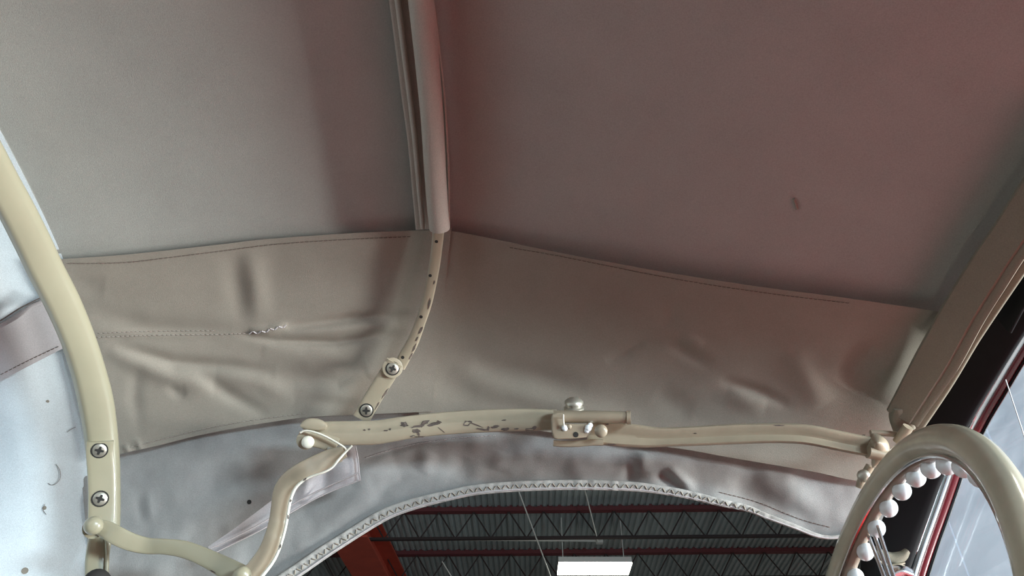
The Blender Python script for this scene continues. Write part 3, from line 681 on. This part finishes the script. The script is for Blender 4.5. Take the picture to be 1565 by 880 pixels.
# ============================================================ HEADER, WINDSCREEN FRAME
hd = thing('windscreen_header', P(1440, 540, .98), 'olive brown canvas covered header bar running down the right side to the rail end', 'header')
tp = [(1640, 165), (1600, 228), (1564, 279), (1525, 340), (1486, 397), (1439, 475), (1400, 548), (1366, 617)]
bt = [(1720, 190), (1660, 268), (1600, 342), (1564, 392), (1530, 445), (1496, 499), (1455, 572), (1394, 658)]
hs = [(1, -.9), (1, .2), (.9, .5), (.2, .55), (-.45, .6), (-.55, .35), (-.8, .45), (-.97, .3), (-1, -.9)]
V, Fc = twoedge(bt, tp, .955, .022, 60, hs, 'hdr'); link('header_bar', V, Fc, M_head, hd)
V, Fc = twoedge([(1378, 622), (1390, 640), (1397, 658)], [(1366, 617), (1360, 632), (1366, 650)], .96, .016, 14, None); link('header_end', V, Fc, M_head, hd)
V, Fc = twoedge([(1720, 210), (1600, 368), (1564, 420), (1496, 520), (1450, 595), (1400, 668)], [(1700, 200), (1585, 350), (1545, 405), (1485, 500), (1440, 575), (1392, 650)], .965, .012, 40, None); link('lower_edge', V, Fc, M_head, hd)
# header across the car towards the passenger side
H, W = HW(.46); pts = [Vector((.455, .5-i*.05, .962*H*(1-(min(.99, abs(.5-i*.05)/W))**4)**.25)) for i in range(27)]
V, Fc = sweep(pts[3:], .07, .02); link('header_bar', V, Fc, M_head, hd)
def PY(px, py, Y): d = ray(px, py); return d*(Y/d.y)
ws = thing('windscreen', (.5, .8, .4), 'car windscreen with chrome and red frame and dusty glass, behind the steering wheel', 'windscreen')
fpx = [(1640, 408), (1600, 460), (1565, 507), (1540, 546), (1515, 588), (1490, 630), (1470, 668), (1452, 705), (1438, 745), (1424, 785), (1408, 830), (1392, 880), (1380, 930)]
def fdep(x, y):
    if y < 650: f = .55/max(.2, (x-782.5)/F); return f
    d = ray(x, y); return .838/d.y
fq = cr([(x, y, fdep(x, y)) for x, y in fpx], 80)
def fr_sw(dx, w_, th, lift=0, sect=ROUND, n0=0, n1=None):
    pts, wl = [], []
    for i, (x, y, t) in enumerate(fq[n0:n1]):
        a = fq[max(i+n0-1, 0)]; b = fq[min(i+n0+1, 79)]; tx, ty = b[0]-a[0], b[1]-a[1]; L = math.hypot(tx, ty)
        nx, ny = -ty/L, tx/L      # to the upper-left in the picture is negative
        d = ray(x+abs(nx)*dx, y+abs(ny)*dx); pts.append(d*t-d.normalized()*lift); wl.append(w_*t/F)
    return sweep(pts, wl, th, sect)
V, Fc = fr_sw(-16, 6, .008, .006); link('chrome_bead', V, Fc, M_chrome, ws)
V, Fc = fr_sw(-7, 14, .008, .0); link('red_channel', V, Fc, M_red, ws)
V, Fc = fr_sw(3, 13, .012, .007); link('chrome_bead', V, Fc, M_chrome, ws)
V, Fc = fr_sw(14, 15, .012, .0); link('red_channel', V, Fc, M_dred, ws)
V, Fc = fr_sw(24, 5, .008, .002); link('glass_seal', V, Fc, M_black, ws)
V, Fc = fr_sw(27, 2.2, .005, .005); link('chrome_bead', V, Fc, M_chrome, ws)
# glass spans to the passenger side
colp = [ray(x+24, y+4)*(t*1.0) for x, y, t in fq]
k0 = 26
lowp = []
for i in range(30): lowp.append(colp[-1].lerp(Vector((.42, .84, .10)), (i+1)/30))
edge_ = colp[k0:]+lowp; NU = 40; V = []
for p in edge_:
    for i in range(NU):
        f = i/(NU-1); V.append(Vector((p.x+.10*math.sin(f*math.pi), p.y-f*1.62, p.z-.0*f)))
NVg = len(edge_); Fc = [(j*NU+i, j*NU+i+1, (j+1)*NU+i+1, (j+1)*NU+i) for j in range(NVg-1) for i in range(NU-1)]
link('glass', V, Fc, M_glass, ws)
V, Fc = sweep([PT(1537, 580, .83), PT(1565, 665, .80), PT(1585, 740, .78)], .0012, .0012, ROUND[::2]); link('glass_crack', V, Fc, M_bead, ws)
# black seal between header and frame
bs = thing('rubber_seal', PT(1470, 600, .97), 'deep black rubber seal between the canvas header and the chrome frame', 'seal')
V, Fc = twoedge([(1700, 200), (1600, 330), (1540, 415), (1480, 515), (1435, 590), (1385, 668), (1345, 740), (1325, 800), (1318, 870), (1318, 920)], [(1740, 290), (1640, 405), (1570, 495), (1520, 575), (1475, 650), (1442, 715), (1418, 775), (1398, 830), (1384, 880), (1372, 920)], 1.03, .02, 60, None)
link('seal_strip', V, Fc, M_black, bs)
vb = thing('mirror_bracket', PT(1362, 850, .95), 'small dull beige bracket seen through the steering wheel beside the windscreen frame', 'bracket')
V, Fc = band([(1338, 838, 12), (1345, 848, 20), (1362, 854, 20), (1378, 850, 16), (1386, 842, 10)], 18, .02, .985, 24, ROUND); link('bracket_arm', V, Fc, M_head, vb)
V, Fc = band([(1340, 856), (1360, 864), (1382, 860)], 4, .006, .97, 14, ROUND); link('bracket_edge', V, Fc, M_rail, vb)
V, Fc = band([(1360, 880, 26), (1375, 874, 24), (1390, 878, 20)], 20, .02, .97, 12, ROUND); link('chrome_boss', V, Fc, M_chrome, vb)

# ============================================================ STEERING WHEEL
SC = Vector((.2785, .6447, .126)); SN = Vector((-.956, -.016, .294)).normalized(); SR = .2108
e = SN.cross(Vector((0, 0, 1))).normalized(); f_ = SN.cross(e)
sw = thing('steering_wheel', SC, 'ivory steering wheel with white finger grips inside the rim, at lower right', 'steering wheel')
def ring(r, off, n=160): return [SC+SN*off+e*(r*math.cos(2*math.pi*i/n))+f_*(r*math.sin(2*math.pi*i/n)) for i in range(n)]
V, Fc = sweep(ring(SR, 0), .0245, .0235, ROUND, nrm=SN, closed=True); link('rim', V, Fc, M_ivory, sw)
V, Fc = sweep(ring(SR-.0095, -.0035), .0125, .013, ROUND, nrm=SN, closed=True); link('inner_rim_band', V, Fc, M_ivin, sw)
V, Fc = sweep(ring(SR-.0140, .0035), .003, .003, ROUND[::2], nrm=SN, closed=True); link('trim_ring', V, Fc, M_chrome, sw)
NB = 40
me0 = None
for i in range(NB):
    a = 2*math.pi*i/NB; c_ = SC-SN*.009+e*((SR-.0175)*math.cos(a))+f_*((SR-.0175)*math.sin(a))
    if me0 is None:
        bm = bmesh.new(); bmesh.ops.create_uvsphere(bm, u_segments=14, v_segments=10, radius=.0082)
        me0 = bpy.data.meshes.new('finger_grip'); bm.to_mesh(me0); bm.free(); me0.materials.append(M_bead)
        me0.polygons.foreach_set('use_smooth', [True]*len(me0.polygons))
    o = bpy.data.objects.new('finger_grip', me0); C.objects.link(o); o.parent = sw
    rad = e*math.cos(a)+f_*math.sin(a); tan = SN.cross(rad)
    mt = Matrix((rad*1.0, tan*1.12, SN*.95)).transposed().to_4x4(); mt.translation = c_-SC; o.matrix_basis = mt
hubc = SC-SN*.05
def pj(p): d = p.y*cp+p.z*sp; return (782.5+F*p.x/d, 440-F*(-p.y*sp+p.z*cp)/d)
A0 = min((2*math.pi*i/360 for i in range(360)), key=lambda a: math.dist(pj(SC+(e*math.cos(a)+f_*math.sin(a))*(SR-.016)), (1334, 812)))
for a0 in (A0, A0+2.094, A0+4.188):
    for da in (-.05, 0, .05):
        a = a0+da; rad = e*math.cos(a)+f_*math.sin(a)
        V, Fc = sweep([SC+rad*(SR-.012)-SN*.006, SC+rad*.11-SN*.02, hubc+rad*.03], .0035, .0035, ROUND, nrm=SN); link('spoke_wire', V, Fc, M_chrome, sw)
# visible pair of spoke wires at the left of the rim
V, Fc = lathe(hubc, SN, [(.045, -.02), (.045, .0), (.038, .012), (.02, .02), (.001, .022)], K=32); link('hub', V, Fc, M_ivory, sw)
V, Fc = sweep([hubc-SN*.02, hubc-SN*.45], .045, .045, ROUND, nrm=Vector((0, 0, 1))); link('steering_column', V, Fc, M_red, sw)

# ============================================================ CAR BODY (below the frame)
cb = thing('car_body', (.2, 0, -1.2), 'red painted car body carrying the windscreen frame and canvas top', 'car')
def rbox(name, x0, x1, y0, y1, z0, z1, m, bev=.03, parent=cb):
    V, Fc = boxm(x0, x1, y0, y1, z0, z1); o = link(name, V, Fc, m, parent)
    md = o.modifiers.new('bevel', 'BEVEL'); md.width = bev; md.segments = 4; return o
rbox('dashboard', .50, .82, -.82, .84, -.40, -.10, M_dash, .05)
rbox('bonnet', .84, 2.1, -.60, .60, -.80, -.42, M_dash, .12)
rbox('door', -.45, .50, .86, .93, -.80, -.02, M_red); rbox('door', -.45, .50, -.93, -.86, -.80, -.02, M_red)
rbox('floor_pan', -1.4, .9, -.9, .9, -.95, -.88, M_redl, .01)
rbox('rear_side', -1.5, -.50, .84, .93, -.80, .0, M_red); rbox('rear_side', -1.5, -.50, -.93, -.84, -.80, .0, M_red)
st = thing('bench_seat', (-.4, 0, -.8), 'red leather bench seat below the frame of the photograph', 'seat')
rbox('seat_cushion', -.50, .05, -.75, .75, -.70, -.42, M_redl, .06, st); rbox('seat_back', -.68, -.50, -.75, .75, -.60, .0, M_redl, .06, st)
